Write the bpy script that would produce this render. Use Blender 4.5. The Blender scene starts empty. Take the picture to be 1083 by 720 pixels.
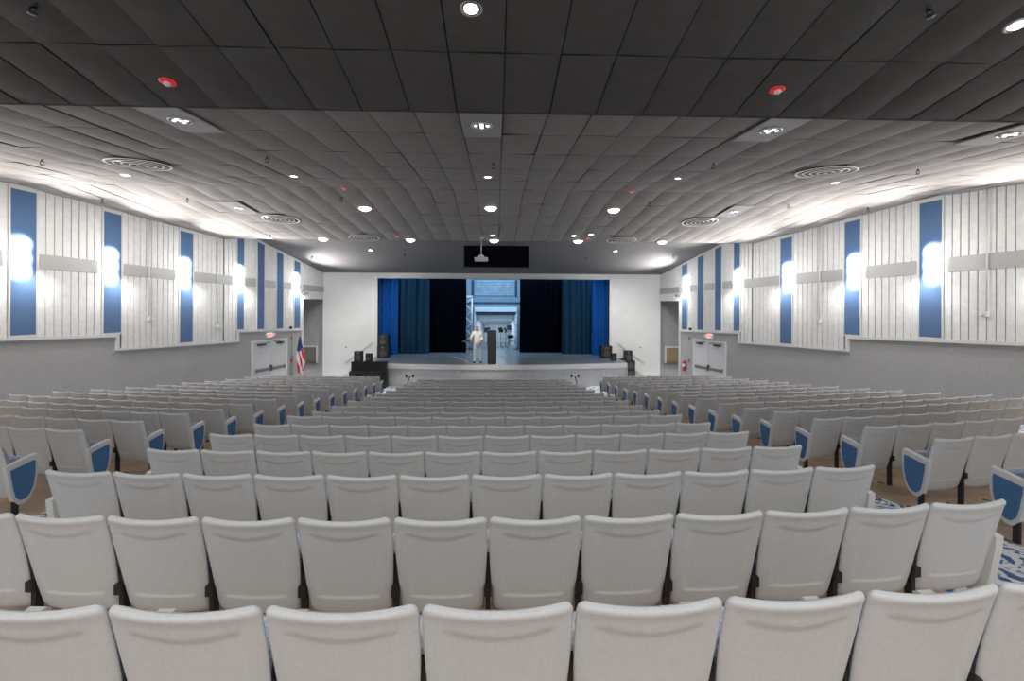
import bpy, bmesh, math, random
from math import sin, cos, pi, radians, sqrt
from mathutils import Vector, Matrix
random.seed(7)
scene = bpy.context.scene
COL = scene.collection
E = 3.85          # eye height above the floor in front of the stage
XC = -0.14        # centre line of the hall

# ------------------------------------------------------------------ materials
def mat(name, col, rough=.6, metal=0, noise=0, nscale=20, bump=0, bscale=80, emit=None, estr=0, spec=.5):
    m = bpy.data.materials.new(name); m.use_nodes = True
    nt = m.node_tree; b = nt.nodes['Principled BSDF']
    b.inputs['Base Color'].default_value = (*col, 1)
    b.inputs['Roughness'].default_value = rough
    b.inputs['Metallic'].default_value = metal
    b.inputs['Specular IOR Level'].default_value = spec
    tc = nt.nodes.new('ShaderNodeTexCoord')
    if noise:
        n = nt.nodes.new('ShaderNodeTexNoise'); n.inputs['Scale'].default_value = nscale
        n.inputs['Detail'].default_value = 4
        r = nt.nodes.new('ShaderNodeMapRange')
        r.inputs['From Min'].default_value = .3; r.inputs['From Max'].default_value = .7
        r.inputs['To Min'].default_value = 1-noise; r.inputs['To Max'].default_value = 1+noise
        mx = nt.nodes.new('ShaderNodeVectorMath'); mx.operation = 'SCALE'
        mx.inputs[0].default_value = col
        nt.links.new(tc.outputs['Object'], n.inputs['Vector'])
        nt.links.new(n.outputs['Fac'], r.inputs['Value'])
        nt.links.new(r.outputs['Result'], mx.inputs['Scale'])
        nt.links.new(mx.outputs['Vector'], b.inputs['Base Color'])
    if bump:
        n2 = nt.nodes.new('ShaderNodeTexNoise'); n2.inputs['Scale'].default_value = bscale
        bp = nt.nodes.new('ShaderNodeBump'); bp.inputs['Strength'].default_value = bump
        bp.inputs['Distance'].default_value = .01
        nt.links.new(tc.outputs['Object'], n2.inputs['Vector'])
        nt.links.new(n2.outputs['Fac'], bp.inputs['Height'])
        nt.links.new(bp.outputs['Normal'], b.inputs['Normal'])
    if emit:
        b.inputs['Emission Color'].default_value = (*emit, 1)
        b.inputs['Emission Strength'].default_value = estr
    return m

def ramp_mat(name, c1, c2, scale, lo, hi, rough=.9, distortion=1.5, bump=0):
    m = mat(name, c1, rough); nt = m.node_tree; b = nt.nodes['Principled BSDF']
    tc = nt.nodes.new('ShaderNodeTexCoord'); n = nt.nodes.new('ShaderNodeTexNoise')
    n.inputs['Scale'].default_value = scale; n.inputs['Distortion'].default_value = distortion
    n.inputs['Detail'].default_value = 3
    r = nt.nodes.new('ShaderNodeValToRGB')
    r.color_ramp.elements[0].position = lo; r.color_ramp.elements[0].color = (*c1, 1)
    r.color_ramp.elements[1].position = hi; r.color_ramp.elements[1].color = (*c2, 1)
    nt.links.new(tc.outputs['Object'], n.inputs['Vector'])
    nt.links.new(n.outputs['Fac'], r.inputs['Fac'])
    nt.links.new(r.outputs['Color'], b.inputs['Base Color'])
    return m

M = dict(
 shell=mat('chair_plastic', (.59,.60,.60), .5, noise=.04, nscale=60, spec=.3),
 rim=mat('arm_plastic', (.66,.66,.64), .45),
 fabric=ramp_mat('seat_fabric', (.28,.36,.54), (.62,.68,.82), 60, .40, .62),
 inset=ramp_mat('end_fabric', (.045,.125,.27), (.085,.20,.38), 120, .35, .65),
 black=mat('black_metal', (.015,.015,.016), .4),
 blackp=mat('black_paint', (.012,.012,.013), .35),
 grille=mat('speaker_grille', (.02,.02,.022), .7, bump=.6, bscale=300),
 floor=mat('tan_concrete', (.50,.35,.24), .55, noise=.25, nscale=3),
 carpet=ramp_mat('blue_white_carpet', (.05,.14,.32), (.85,.87,.9), 2.6, .44, .50, distortion=3.5),
 wall=mat('stippled_grey_wall', (.43,.43,.425), .85, noise=.05, nscale=14, bump=.8, bscale=60),
 white=mat('white_wall', (.76,.76,.74), .7, noise=.03, nscale=2),
 board=mat('white_board', (.80,.80,.785), .6, noise=.06, nscale=7),
 gap=mat('dark_gap', (.16,.16,.155), .9),
 trim=mat('white_trim', (.72,.72,.70), .5),
 band=mat('grey_band', (.44,.44,.43), .55),
 blue=mat('blue_acoustic_fabric', (.095,.175,.33), .95, noise=.06, nscale=150),
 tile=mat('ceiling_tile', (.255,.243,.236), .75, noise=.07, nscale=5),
 tiled=mat('shaded_ceiling_tile', (.088,.088,.086), .75, noise=.10, nscale=5),  # same tile, with the rear slope's shade put into the colour
 tgrid=mat('ceiling_grid', (.05,.05,.05), .8),
 drywall=mat('dark_ceiling_paint', (.15,.15,.155), .85, noise=.05, nscale=1),
 hatch=mat('black_screen_slot', (.005,.005,.009), .9, spec=.05),
 metal=mat('grey_metal', (.5,.5,.5), .35, .8),
 vent=mat('vent_white', (.75,.74,.72), .45),
 lamp=mat('lamp_glow', (.9,.9,.9), .5, emit=(1,.95,.86), estr=9),
 lampd=mat('lamp_dim', (.9,.9,.9), .5, emit=(1,.96,.9), estr=1.6),
 canring=mat('can_ring', (.6,.6,.6), .3, .5),
 cover=mat('panel_metal', (.36,.36,.37), .5),
 red=mat('red_plastic', (.62,.02,.03), .35, emit=(1,.05,.05), estr=.25),
 redp=mat('red_paint', (.55,.02,.03), .3),
 lens=mat('clear_lens', (.85,.8,.8), .15),
 stagefl=mat('stage_boards', (.13,.16,.185), .28, noise=.2, nscale=6),
 apron=mat('apron_grey', (.50,.50,.49), .7, noise=.07, nscale=4),
 lip=mat('stage_lip', (.64,.64,.62), .5),
 cur_blue=mat('blue_velour', (.006,.075,.30), .9, noise=.15, nscale=30, spec=.1),
 cur_teal=mat('teal_velour', (.006,.036,.07), .85, noise=.2, nscale=30, spec=.15),
 cur_black=mat('black_velour', (.0012,.0018,.0045), 1, spec=.03),
 back=mat('backstage_wall', (.19,.27,.35), .7, noise=.1, nscale=4),
 backd=mat('backstage_dark', (.03,.05,.08), .8),
 shellw=mat('shell_white', (.75,.8,.85), .5),
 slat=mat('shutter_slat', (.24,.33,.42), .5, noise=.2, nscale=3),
 shellg=mat('shell_grey', (.5,.55,.6), .6, noise=.08, nscale=8),
 door=mat('door_white', (.72,.72,.71), .5),
 darkm=mat('closer_metal', (.09,.09,.09), .4, .4),
 bar=mat('push_bar', (.30,.30,.30), .35, .6),
 exitw=mat('exit_housing', (.8,.78,.75), .5, emit=(1,.85,.8), estr=.35),
 exitr=mat('exit_letter', (.8,.05,.05), .5, emit=(1,.1,.08), estr=1.2),
 niche=mat('niche_grey', (.42,.42,.415), .8, noise=.06, nscale=4),
 tan=mat('tan_board', (.36,.26,.16), .7, noise=.1, nscale=6),
 olive=mat('olive_board', (.20,.19,.15), .7),
 skin=mat('skin', (.62,.36,.27), .6),
 shirt=mat('white_shirt', (.78,.76,.70), .85, noise=.06, nscale=20),
 trouser=mat('pale_trousers', (.50,.54,.54), .85, noise=.08, nscale=20),
 hair=mat('reddish_hair', (.55,.30,.24), .8),
 eye=mat('eye_dark', (.02,.02,.02), .3),
 gold=mat('brass', (.7,.5,.2), .3, 1),
 projector=mat('projector_white', (.78,.78,.77), .4),
)
def flag_mat():
    m = mat('flag_cloth', (.6,.02,.04), .8); nt = m.node_tree; b = nt.nodes['Principled BSDF']
    tc = nt.nodes.new('ShaderNodeUVMap'); sp = nt.nodes.new('ShaderNodeSeparateXYZ')
    nt.links.new(tc.outputs['UV'], sp.inputs[0])
    def mth(op, a, bb):
        n = nt.nodes.new('ShaderNodeMath'); n.operation = op
        for i, v in enumerate((a, bb)):
            if isinstance(v, (int, float)): n.inputs[i].default_value = v
            else: nt.links.new(v, n.inputs[i])
        return n.outputs[0]
    f = mth('FRACT', mth('MULTIPLY', mth('ADD', sp.outputs['X'], mth('MULTIPLY', sp.outputs['Y'], .45)), 4.5), 0)
    st = mth('GREATER_THAN', f, .5)
    can = mth('GREATER_THAN', sp.outputs['Y'], .60)
    mx = nt.nodes.new('ShaderNodeMix'); mx.data_type = 'RGBA'
    mx.inputs['A'].default_value = (.62,.03,.06,1); mx.inputs['B'].default_value = (.85,.82,.82,1)
    nt.links.new(st, mx.inputs['Factor'])
    vo = nt.nodes.new('ShaderNodeTexVoronoi'); vo.inputs['Scale'].default_value = 12
    nt.links.new(tc.outputs['UV'], vo.inputs['Vector'])
    star = mth('LESS_THAN', vo.outputs['Distance'], .22)
    mc = nt.nodes.new('ShaderNodeMix'); mc.data_type = 'RGBA'
    mc.inputs['A'].default_value = (.03,.05,.20,1); mc.inputs['B'].default_value = (.7,.72,.8,1)
    nt.links.new(star, mc.inputs['Factor'])
    m2 = nt.nodes.new('ShaderNodeMix'); m2.data_type = 'RGBA'
    nt.links.new(can, m2.inputs['Factor'])
    nt.links.new(mx.outputs['Result'], m2.inputs['A']); nt.links.new(mc.outputs['Result'], m2.inputs['B'])
    nt.links.new(m2.outputs['Result'], b.inputs['Base Color'])
    return m
M['flag'] = flag_mat()

# ------------------------------------------------------------------ mesh helpers
class MB:
    def __init__(s): s.v = []; s.f = []; s.m = []; s.sm = []
    def add(s, vs, fs, mi=0, smooth=False, tf=None):
        o = len(s.v)
        s.v += [tuple(tf @ Vector(p)) if tf is not None else tuple(p) for p in vs]
        for f in fs: s.f.append(tuple(i+o for i in f)); s.m.append(mi); s.sm.append(smooth)
        return s
    def box(s, x0, x1, y0, y1, z0, z1, mi=0, tf=None, bev=0):
        if bev:
            bm = bmesh.new()
            vs = [bm.verts.new(p) for p in [(x0,y0,z0),(x1,y0,z0),(x1,y1,z0),(x0,y1,z0),(x0,y0,z1),(x1,y0,z1),(x1,y1,z1),(x0,y1,z1)]]
            for f in [(0,3,2,1),(4,5,6,7),(0,1,5,4),(1,2,6,5),(2,3,7,6),(3,0,4,7)]: bm.faces.new([vs[i] for i in f])
            bmesh.ops.bevel(bm, geom=bm.edges[:], offset=bev, segments=2, affect='EDGES', profile=.6)
            bm.verts.index_update()
            s.add([v.co[:] for v in bm.verts], [[v.index for v in f.verts] for f in bm.faces], mi, False, tf); bm.free()
            return s
        return s.add([(x0,y0,z0),(x1,y0,z0),(x1,y1,z0),(x0,y1,z0),(x0,y0,z1),(x1,y0,z1),(x1,y1,z1),(x0,y1,z1)],
              [(0,3,2,1),(4,5,6,7),(0,1,5,4),(1,2,6,5),(2,3,7,6),(3,0,4,7)], mi, False, tf)
    def tube(s, pts, r, n=8, mi=0, cap=True, tf=None):
        rs = r if isinstance(r, (list, tuple)) else [r]*len(pts)
        vs = []; fs = []
        P = [Vector(p) for p in pts]
        for i, p in enumerate(P):
            d = (P[min(i+1, len(P)-1)] - P[max(i-1, 0)]).normalized()
            a = Vector((0,0,1)) if abs(d.z) < .9 else Vector((1,0,0))
            u = d.cross(a).normalized(); w = d.cross(u)
            for k in range(n):
                t = 2*pi*k/n; vs.append(tuple(p + u*cos(t)*rs[i] + w*sin(t)*rs[i]))
        for i in range(len(P)-1):
            for k in range(n):
                fs.append((i*n+k, i*n+(k+1)%n, (i+1)*n+(k+1)%n, (i+1)*n+k))
        s.add(vs, fs, mi, True, tf)
        if cap:
            s.add(vs[:n], [tuple(range(n))], mi, False, tf); s.add(vs[-n:], [tuple(range(n))[::-1]], mi, False, tf)
        return s
    def lathe(s, prof, n=20, mi=0, smooth=True, tf=None):
        vs = []; fs = []
        for r, z in prof:
            for k in range(n): vs.append((r*cos(2*pi*k/n), r*sin(2*pi*k/n), z))
        for i in range(len(prof)-1):
            for k in range(n): fs.append((i*n+k, i*n+(k+1)%n, (i+1)*n+(k+1)%n, (i+1)*n+k))
        return s.add(vs, fs, mi, smooth, tf)
    def prism(s, poly, t0, t1, axis='x', mi=0, tf=None):   # poly in the other two axes
        n = len(poly)
        def P(a, b, t): return (t,a,b) if axis == 'x' else ((a,t,b) if axis == 'y' else (a,b,t))
        vs = [P(a,b,t0) for a,b in poly] + [P(a,b,t1) for a,b in poly]
        fs = [tuple(range(n))[::-1], tuple(range(n,2*n))] + [(i,(i+1)%n,n+(i+1)%n,n+i) for i in range(n)]
        return s.add(vs, fs, mi, False, tf)
    def mesh(s, name, mats):
        me = bpy.data.meshes.new(name); me.from_pydata(s.v, [], s.f)
        for m in (mats if isinstance(mats, (list, tuple)) else [mats]): me.materials.append(m)
        me.polygons.foreach_set('material_index', s.m); me.polygons.foreach_set('use_smooth', s.sm)
        bm = bmesh.new(); bm.from_mesh(me); bmesh.ops.remove_doubles(bm, verts=bm.verts, dist=1e-5)
        bmesh.ops.recalc_face_normals(bm, faces=bm.faces); bm.to_mesh(me); bm.free()
        me.update(); return me
    def build(s, name, mats, parent=None):
        return link(name, s.mesh(name, mats), parent)
def link(name, me, parent=None):
    o = bpy.data.objects.new(name, me); COL.objects.link(o)
    if parent: o.parent = parent
    return o
def tag(o, label, cat, group=None, kind=None):
    o['label'] = label; o['category'] = cat
    if group: o['group'] = group
    if kind: o['kind'] = kind
    return o
def thing(name, label, cat, loc=(0,0,0), rz=0, group=None):
    o = bpy.data.objects.new(name, None); COL.objects.link(o); o.empty_display_size = .1
    o.location = loc; o.rotation_euler = (0,0,rz)
    return tag(o, label, cat, group)
def struct(o): o['kind'] = 'structure'; return o
def copy_tree(o, parent=None):
    c = o.copy(); COL.objects.link(c)
    if parent is not None: c.parent = parent
    for ch in list(o.children): copy_tree(ch, c)
    return c

# ------------------------------------------------------------------ hall geometry
def hw(Y): return 11.9+.267*(12.5-Y) if Y < 18.5 else 10.3-(Y-18.5)*.25
def wx(side, Y): return XC + side*hw(Y)
def ceil(Y):
    if Y < 6.2: return E+2.5+.18*(6.2-Y)
    if Y < 12.3: return E+2.94-.06*(12.3-Y)
    if Y < 18.4: return E+2.94-.0885*(Y-12.3)
    return E+3.05-.2484*(Y-18.4)
def cslope(Y): return -.18 if Y < 6.2 else (.06 if Y < 12.3 else (-.0885 if Y < 18.4 else -.2484))
def interp(tab, x):
    if x <= tab[0][0]: a, b = tab[0], tab[1]
    elif x >= tab[-1][0]: a, b = tab[-2], tab[-1]
    else:
        for a, b in zip(tab, tab[1:]):
            if a[0] <= x <= b[0]: break
    return a[1] + (b[1]-a[1])*(x-a[0])/(b[0]-a[0])
TOPH = list(zip(range(1,19), [1.071,1.193,1.303,1.427,1.543,1.672,1.786,1.934,2.044,2.142,2.25,2.347,2.436,2.512,2.60,2.68,2.74,2.81]))
KS = [(1,.0165),(4,.0150),(9,.0124),(13,.0105),(17,.0065),(18,.0055),(24,.001)]
def rowY(n, X): return (1.65+.956*(n-1)) + interp(KS, n)*(X-XC)**2
FT = [(n, E-(h+.86)) for n, h in TOPH] + [(20, .03), (21, 0), (30, 0)]
def rowZ(n):
    return interp(FT, n)
OUT = [(1,11.5),(8,10.95),(9,10.56),(11,10.28),(13,9.82),(15,9.45),(17,9.03),(18,8.77),(24,8.0)]
AIS = [(1,4.84),(4,4.79),(8,4.72),(12,4.56),(16,4.31),(18,4.2),(24,4.0)]
CEN = [(1,3.36),(3,3.31),(7,3.17),(10,3.10),(13,2.94),(15,2.80),(17,2.70),(24,2.6)]

# floor: raked sheet, concentric rows, carpet in aisles and in front of the stage
fb = MB(); ns = [-3+.5*i for i in range(54)]
def cols(n):
    c, a, o = interp(CEN, n), interp(AIS, n), interp(OUT, n)
    Wd = 16
    h = [0, c*.33, c*.66, c+.06, a-.02, a+(o-a)*.33, a+(o-a)*.66, o+.1, o+1.2, Wd]
    return [XC-v for v in h[::-1]] + [XC+v for v in h[1:]]
vs = []; NC = 19
for n in ns:
    for X in cols(n): vs.append((X, rowY(n, X) + .35, rowZ(n)))
fs_c, fs_a = [], []
for i in range(len(ns)-1):
    for j in range(NC-1):
        q = (i*NC+j, i*NC+j+1, (i+1)*NC+j+1, (i+1)*NC+j)
        aisle = j in (5, 12, 0, 17, 1, 16) or ns[i] >= 18.5
        (fs_a if aisle else fs_c).append(q)
fb.add(vs, fs_c, 0); o = len(fb.v) - len(vs)
for q in fs_a: fb.f.append(q); fb.m.append(1); fb.sm.append(False)
struct(fb.build('floor', [M['floor'], M['carpet']]))

# side walls (lower stippled part runs full height as the backing), niche openings near the stage
YN0, YN1 = 23.0, 24.6
def wall_quad(mb, side, y0, y1, z0, z1, off=0, thick=.02, mi=0):
    "a slab on the inner face of the side wall, between off and off+thick into the room; z may be functions of Y"
    a0 = z0(y0) if callable(z0) else z0; b0 = z0(y1) if callable(z0) else z0
    a1 = z1(y0) if callable(z1) else z1; b1 = z1(y1) if callable(z1) else z1
    def p(Y, o_, z): return (wx(side, Y) - side*o_, Y, z)
    v = [p(y0,off,a0), p(y1,off,b0), p(y1,off,b1), p(y0,off,a1),
         p(y0,off+thick,a0), p(y1,off+thick,b0), p(y1,off+thick,b1), p(y0,off+thick,a1)]
    mb.add(v, [(0,1,2,3),(7,6,5,4),(0,4,5,1),(1,5,6,2),(2,6,7,3),(3,7,4,0)], mi)
zbot = lambda Y: 2.93-.035*(Y-12)           # bottom of near panelling
zbotB = lambda Y: 2.415-.026*(Y-14.67)
zbotC = lambda Y: 2.69-.04*(Y-19.1)
YA, YB = 14.67, 19.1
def pbot(Y): return zbot(Y) if Y < YA else (zbotB(Y) if Y < YB else zbotC(Y))
bandt = lambda Y: 5.05-.037*(Y-13)
bandb = lambda Y: 4.67-.029*(Y-13)
STR = [(7.0,7.6),(9.6,10.2),(12.12,12.7),(14.22,14.77),(16.6,17.15),(19.02,19.42),(20.07,20.52),(21.2,21.66),(22.33,22.8)]
for side, sn in ((-1,'left'), (1,'right')):
    w = MB()
    for y0, y1 in [(-2,6),(6,12.5),(12.5,18.5),(18.5,YN0)]:
        wall_quad(w, side, y0, y1, -.3, 8.2, off=-.25, thick=.25)
    wall_quad(w, side, YN0, YN1+.3, 3.96, 8.2, off=-.25, thick=.25)
    struct(w.build('wall_'+sn, M['wall']))
    # recess box behind the opening
    r = MB(); wall_quad(r, side, YN0-.3, 25.2, -.3, 4.3, off=-1.6, thick=.08)
    X0, X1 = sorted((wx(side, YN0)+side*1.6, wx(side, YN0)+side*.26))
    r.box(X0, X1, YN0-.12, YN0-.02, -.3, 4.3)
    X0, X1 = sorted((XC+side*8.72, XC+side*11.3))
    r.box(X0, X1, 24.95, 25.2, -.3, 4.3)
    X0, X1 = sorted((XC+side*9.05, XC+side*11.3))
    r.box(X0, X1, YN0-.1, 24.95, 4.22, 4.3)
    struct(r.build('wall_niche_'+sn, M['niche']))
    # panelling boards
    p = MB()
    zt = lambda Y: ceil(Y)-.02
    edges = [-1.5] + [v for s_ in STR for v in s_] + [YN0]
    for k in range(0, len(edges), 2):
        a, b = edges[k], edges[k+1]
        L_ = b-a; nb = max(2, round(L_/.18))
        segs = [(a+L_*i/nb, a+L_*(i+1)/nb) for i in range(nb)]
        for (s0, s1) in segs:
            for bb in (YA, YB, 6.2, 12.3, 18.4):
                if s0 < bb < s1:
                    if s1-bb < bb-s0: s1 = bb
                    else: s0 = bb
            g = .013; m = (s0+s1)/2
            lo = {0: zbot, 1: zbotB, 2: zbotC}[(m > YA) + (m > YB)]
            wall_quad(p, side, s0+g, s1-g, lo, zt, off=.012, thick=.022)
            wall_quad(p, side, s0-.001, s1+.001, lo, zt, off=.002, thick=.012, mi=1)
    for i in range(8):
        s0 = YN0+i*.2; s1 = s0+.2
        wall_quad(p, side, s0+.013, s1-.013, 3.98, zt, off=.012, thick=.022)
        wall_quad(p, side, s0-.001, s1+.001, 3.98, zt, off=.002, thick=.012, mi=1)
    struct(p.build('trim_boards_'+sn, [M['board'], M['gap']]))
    # grey horizontal band pieces
    g = MB()
    for k in range(0, len(edges), 2):
        a, b = edges[k]+.05, edges[k+1]-.05
        cuts = [a] + [c for c in (12.5, 18.5) if a < c < b] + [b]
        if edges[k+1]-edges[k] < .6: continue
        for c0, c1 in zip(cuts, cuts[1:]): wall_quad(g, side, c0, c1, bandb, bandt, off=.034, thick=.02)
    wall_quad(g, side, YN0+.0, 24.59, bandb, bandt, off=.034, thick=.02)
    struct(g.build('trim_band_'+sn, M['band']))
    # lower ledge trim and vertical steps
    t = MB()
    wall_quad(t, side, -1.5, 12.5, lambda Y: zbot(Y)-.08, zbot, off=.001, thick=.06)
    wall_quad(t, side, 12.5, YA, lambda Y: zbot(Y)-.08, zbot, off=.001, thick=.06)
    wall_quad(t, side, YA, 18.5, lambda Y: zbotB(Y)-.07, zbotB, off=.001, thick=.06)
    wall_quad(t, side, 18.5, YB, lambda Y: zbotB(Y)-.07, zbotB, off=.001, thick=.06)
    wall_quad(t, side, YB, YN0, lambda Y: zbotC(Y)-.07, zbotC, off=.001, thick=.06)
    wall_quad(t, side, YA-.05, YA+.02, zbotB(YA)-.07, zbot(YA), off=.001, thick=.07)
    wall_quad(t, side, YB-.02, YB+.05, zbotB(YB)-.07, zbotC(YB), off=.001, thick=.07)
    wall_quad(t, side, YN0-.06, YN0+.01, 0, 3.96, off=.001, thick=.05)
    struct(t.build('trim_ledge_'+sn, M['trim']))
    # blue acoustic panels and sconces
    order = ['second','third','fourth','fifth','sixth','seventh','eighth']
    for k, (a, b) in enumerate(STR):
        vis = k >= 2
        where = '' if k < 2 else (f'nearest on the {sn} wall' if k == 2 else f'{order[k-3]} nearest on the {sn} wall')
        if vis:
            T = thing('acoustic_panel', f'tall blue fabric wall panel, {where}', 'wall panel', (wx(side,(a+b)/2), (a+b)/2, pbot((a+b)/2)), 0, f'blue wall panels on the {sn} wall')
            o3 = T.location
            def rel(mb):
                mb.v = [(x-o3[0], y-o3[1], z-o3[2]) for x, y, z in mb.v]; return mb
            q = MB(); wall_quad(q, side, a+.03, b-.03, lambda Y: pbot((a+b)/2)+.05, lambda Y: ceil(Y)-.13, off=.002, thick=.05)
            rel(q).build('fabric_face', M['blue'], T)
            q = MB()
            wall_quad(q, side, a, a+.03, lambda Y: pbot((a+b)/2)+.0, zt, off=.002, thick=.062)
            wall_quad(q, side, b-.03, b, lambda Y: pbot((a+b)/2)+.0, zt, off=.002, thick=.062)
            wall_quad(q, side, a+.03, b-.03, lambda Y: pbot((a+b)/2)+.0, lambda Y: pbot((a+b)/2)+.05, off=.002, thick=.058)
            wall_quad(q, side, a+.03, b-.03, lambda Y: ceil(Y)-.13, zt, off=.002, thick=.058)
            rel(q).build('frame', M['trim'], T)
        if k in (6, 7): continue
        yc = (a+b)/2; zc = 4.93-.028*(yc-12.4)
        if vis:
            S_ = thing('wall_sconce', f'small wall light glowing on the blue panel {where}', 'wall light', (wx(side,yc)-side*.06, yc, zc), side*pi/2, f'lights on the {sn} wall')
            # local frame: +y points into the room after rotation
            d = MB(); tfm = Matrix.Rotation(-pi/2, 4, 'X')
            d.lathe([(0,0),(.045,0),(.045,.012),(.035,.02),(0,.02)], 16, tf=tfm); d.build('back_plate', M['metal'], S_)
            d = MB(); d.tube([(0,.02,0),(0,.06,0)], .009, 8); d.build('stem', M['metal'], S_)
            d = MB(); d.lathe([(.02,-.03),(.024,0),(.02,.03),(.012,.03),(.012,-.03),(.02,-.03)], 14, tf=Matrix.Translation((0,.075,0))); d.build('lamp_shade', M['metal'], S_)
        for dz in (-.33, 0, .33):
            ld = bpy.data.lights.new('sconce_light', 'SPOT'); ld.energy = 110; ld.color = (1,.97,.95); ld.shadow_soft_size = .04
            ld.spot_size = radians(94); ld.spot_blend = .75
            lo_ = bpy.data.objects.new('sconce_light', ld); COL.objects.link(lo_)
            lo_.location = (wx(side,yc)-side*.34, yc-.03, zc+dz); lo_.rotation_euler = (0, -side*pi/2, 0)
        ld = bpy.data.lights.new('wall_fill', 'POINT'); ld.energy = 36; ld.color = (1,.98,.96); ld.shadow_soft_size = .2  # added floating light, no fixture, brightens the wall around each sconce
        lo_ = bpy.data.objects.new('wall_fill', ld); COL.objects.link(lo_); lo_.location = (wx(side,yc)-side*1.0, yc-.6, zc+.2)
        for up in (0, 1):
            ld = bpy.data.lights.new('sconce_beam', 'SPOT'); ld.energy = 760 if up else 70; ld.color = (1,.94,.88) if up else (1,.97,.94)
            ld.spot_size = radians(92 if up else 160); ld.spot_blend = 1; ld.shadow_soft_size = .05
            lo_ = bpy.data.objects.new('sconce_beam', ld); COL.objects.link(lo_)
            lo_.location = (wx(side,yc)-side*.42, yc, zc+(-.1 if up else -.25)); lo_.rotation_euler = (pi, -side*radians(45), 0) if up else (0, 0, 0)

# ------------------------------------------------------------------ ceiling
def ceiling_tiles(name, y0, y1, nrow, m):
    mb = MB(); step = (y1-y0)/nrow; G = 6
    rnd = random.Random(name)
    for i in range(nrow):
        ya, yb = y0+i*step, y0+(i+1)*step
        j0 = int((-hw(ya)-.6)/.61)-1; j1 = int((hw(ya)+.6)/.61)+1
        for j in range(j0, j1):
            xa = .08+j*.61; xb = xa+.61
            sag = rnd.uniform(.018,.040); tx = rnd.uniform(-.009,.009); ty = rnd.uniform(-.007,.007)
            vs = []; fs = []
            g = .006
            for a in range(G+1):
                for b in range(G+1):
                    u, v = a/G, b/G; X = xa+g+(xb-xa-2*g)*u; Y = ya+g+(yb-ya-2*g)*v
                    z = ceil(min(max(Y, y0+1e-4), y1-1e-4)) - .004
                    z -= sag*(1-(2*u-1)**2)*(1-(2*v-1)**4) + tx*(u-.5)*2*0 + .004
                    z += tx*(u-.5)*2 + ty*(v-.5)
                    vs.append((X, Y, z))
            for a in range(G):
                for b in range(G):
                    q = a*(G+1)+b; fs.append((q, q+1, q+G+2, q+G+1))
            mb.add(vs, fs, 0, True)
    e = 1e-3
    W0, W1 = hw(y0)+.3, hw(y1)+.3
    za, zb = ceil(y0+e)+.012, ceil(y1-e)+.012
    mb.add([(XC-W0,y0,za),(XC+W0,y0,za),(XC+W1,y1,zb),(XC-W1,y1,zb)], [(0,1,2,3)], 1)
    mb.add([(XC-W0,y0,za+.1),(XC+W0,y0,za+.1),(XC+W1,y1,zb+.1),(XC-W1,y1,zb+.1)], [(0,1,2,3)], 1)
    # edge fascia at the stage end
    if y1 < 7 or y1 > 18: 
        mb.box(XC-W1, XC+W1, y1-.006, y1+.03, ceil(y1-e)-.012, max(ceil(y1+e), ceil(y1-e))+.02, 1)
    return struct(mb.build(name, [m, M['tgrid']]))
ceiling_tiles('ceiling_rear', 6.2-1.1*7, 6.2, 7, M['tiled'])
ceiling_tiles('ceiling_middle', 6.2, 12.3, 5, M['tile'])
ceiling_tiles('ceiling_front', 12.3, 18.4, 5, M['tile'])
c = MB(); W0, W1 = hw(18.4)+.3, hw(24.7)+.3
za, zb = ceil(18.41), ceil(24.75)
c.add([(XC-W0,18.4,za),(XC+W0,18.4,za),(XC+W1,24.75,zb),(XC-W1,24.75,zb),(XC-W0,18.4,za+.1),(XC+W0,18.4,za+.1),(XC+W1,24.75,zb+.1),(XC-W1,24.75,zb+.1)],
      [(0,1,2,3),(4,5,6,7),(0,1,5,4),(2,3,7,6)], 0)
struct(c.build('ceiling_slope', M['drywall']))

def on_ceiling(o, X, Y, drop=0):
    o.location = (X, Y, ceil(Y)-drop); o.rotation_euler = (math.atan(cslope(Y)), 0, 0)
# black board hanging from the sloping ceiling
T = thing('hanging_panel', 'long black rectangular board hanging from the sloping ceiling above the stage opening', 'ceiling panel', (.02,20.7,0))
zt_ = ceil(20.7)
q = MB(); q.box(-1.42,1.38,-.03,.03,zt_-.92,zt_-.0,bev=.01); q.build('board', M['hatch'], T)
q = MB()
for a in ((-1.46,-1.42,zt_-.96,zt_+.0),(1.38,1.42,zt_-.96,zt_+.0),(-1.42,1.38,zt_-.96,zt_-.92)): q.box(a[0],a[1],-.035,.035,a[2],a[3])
q.build('frame', M['tgrid'], T)

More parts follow.
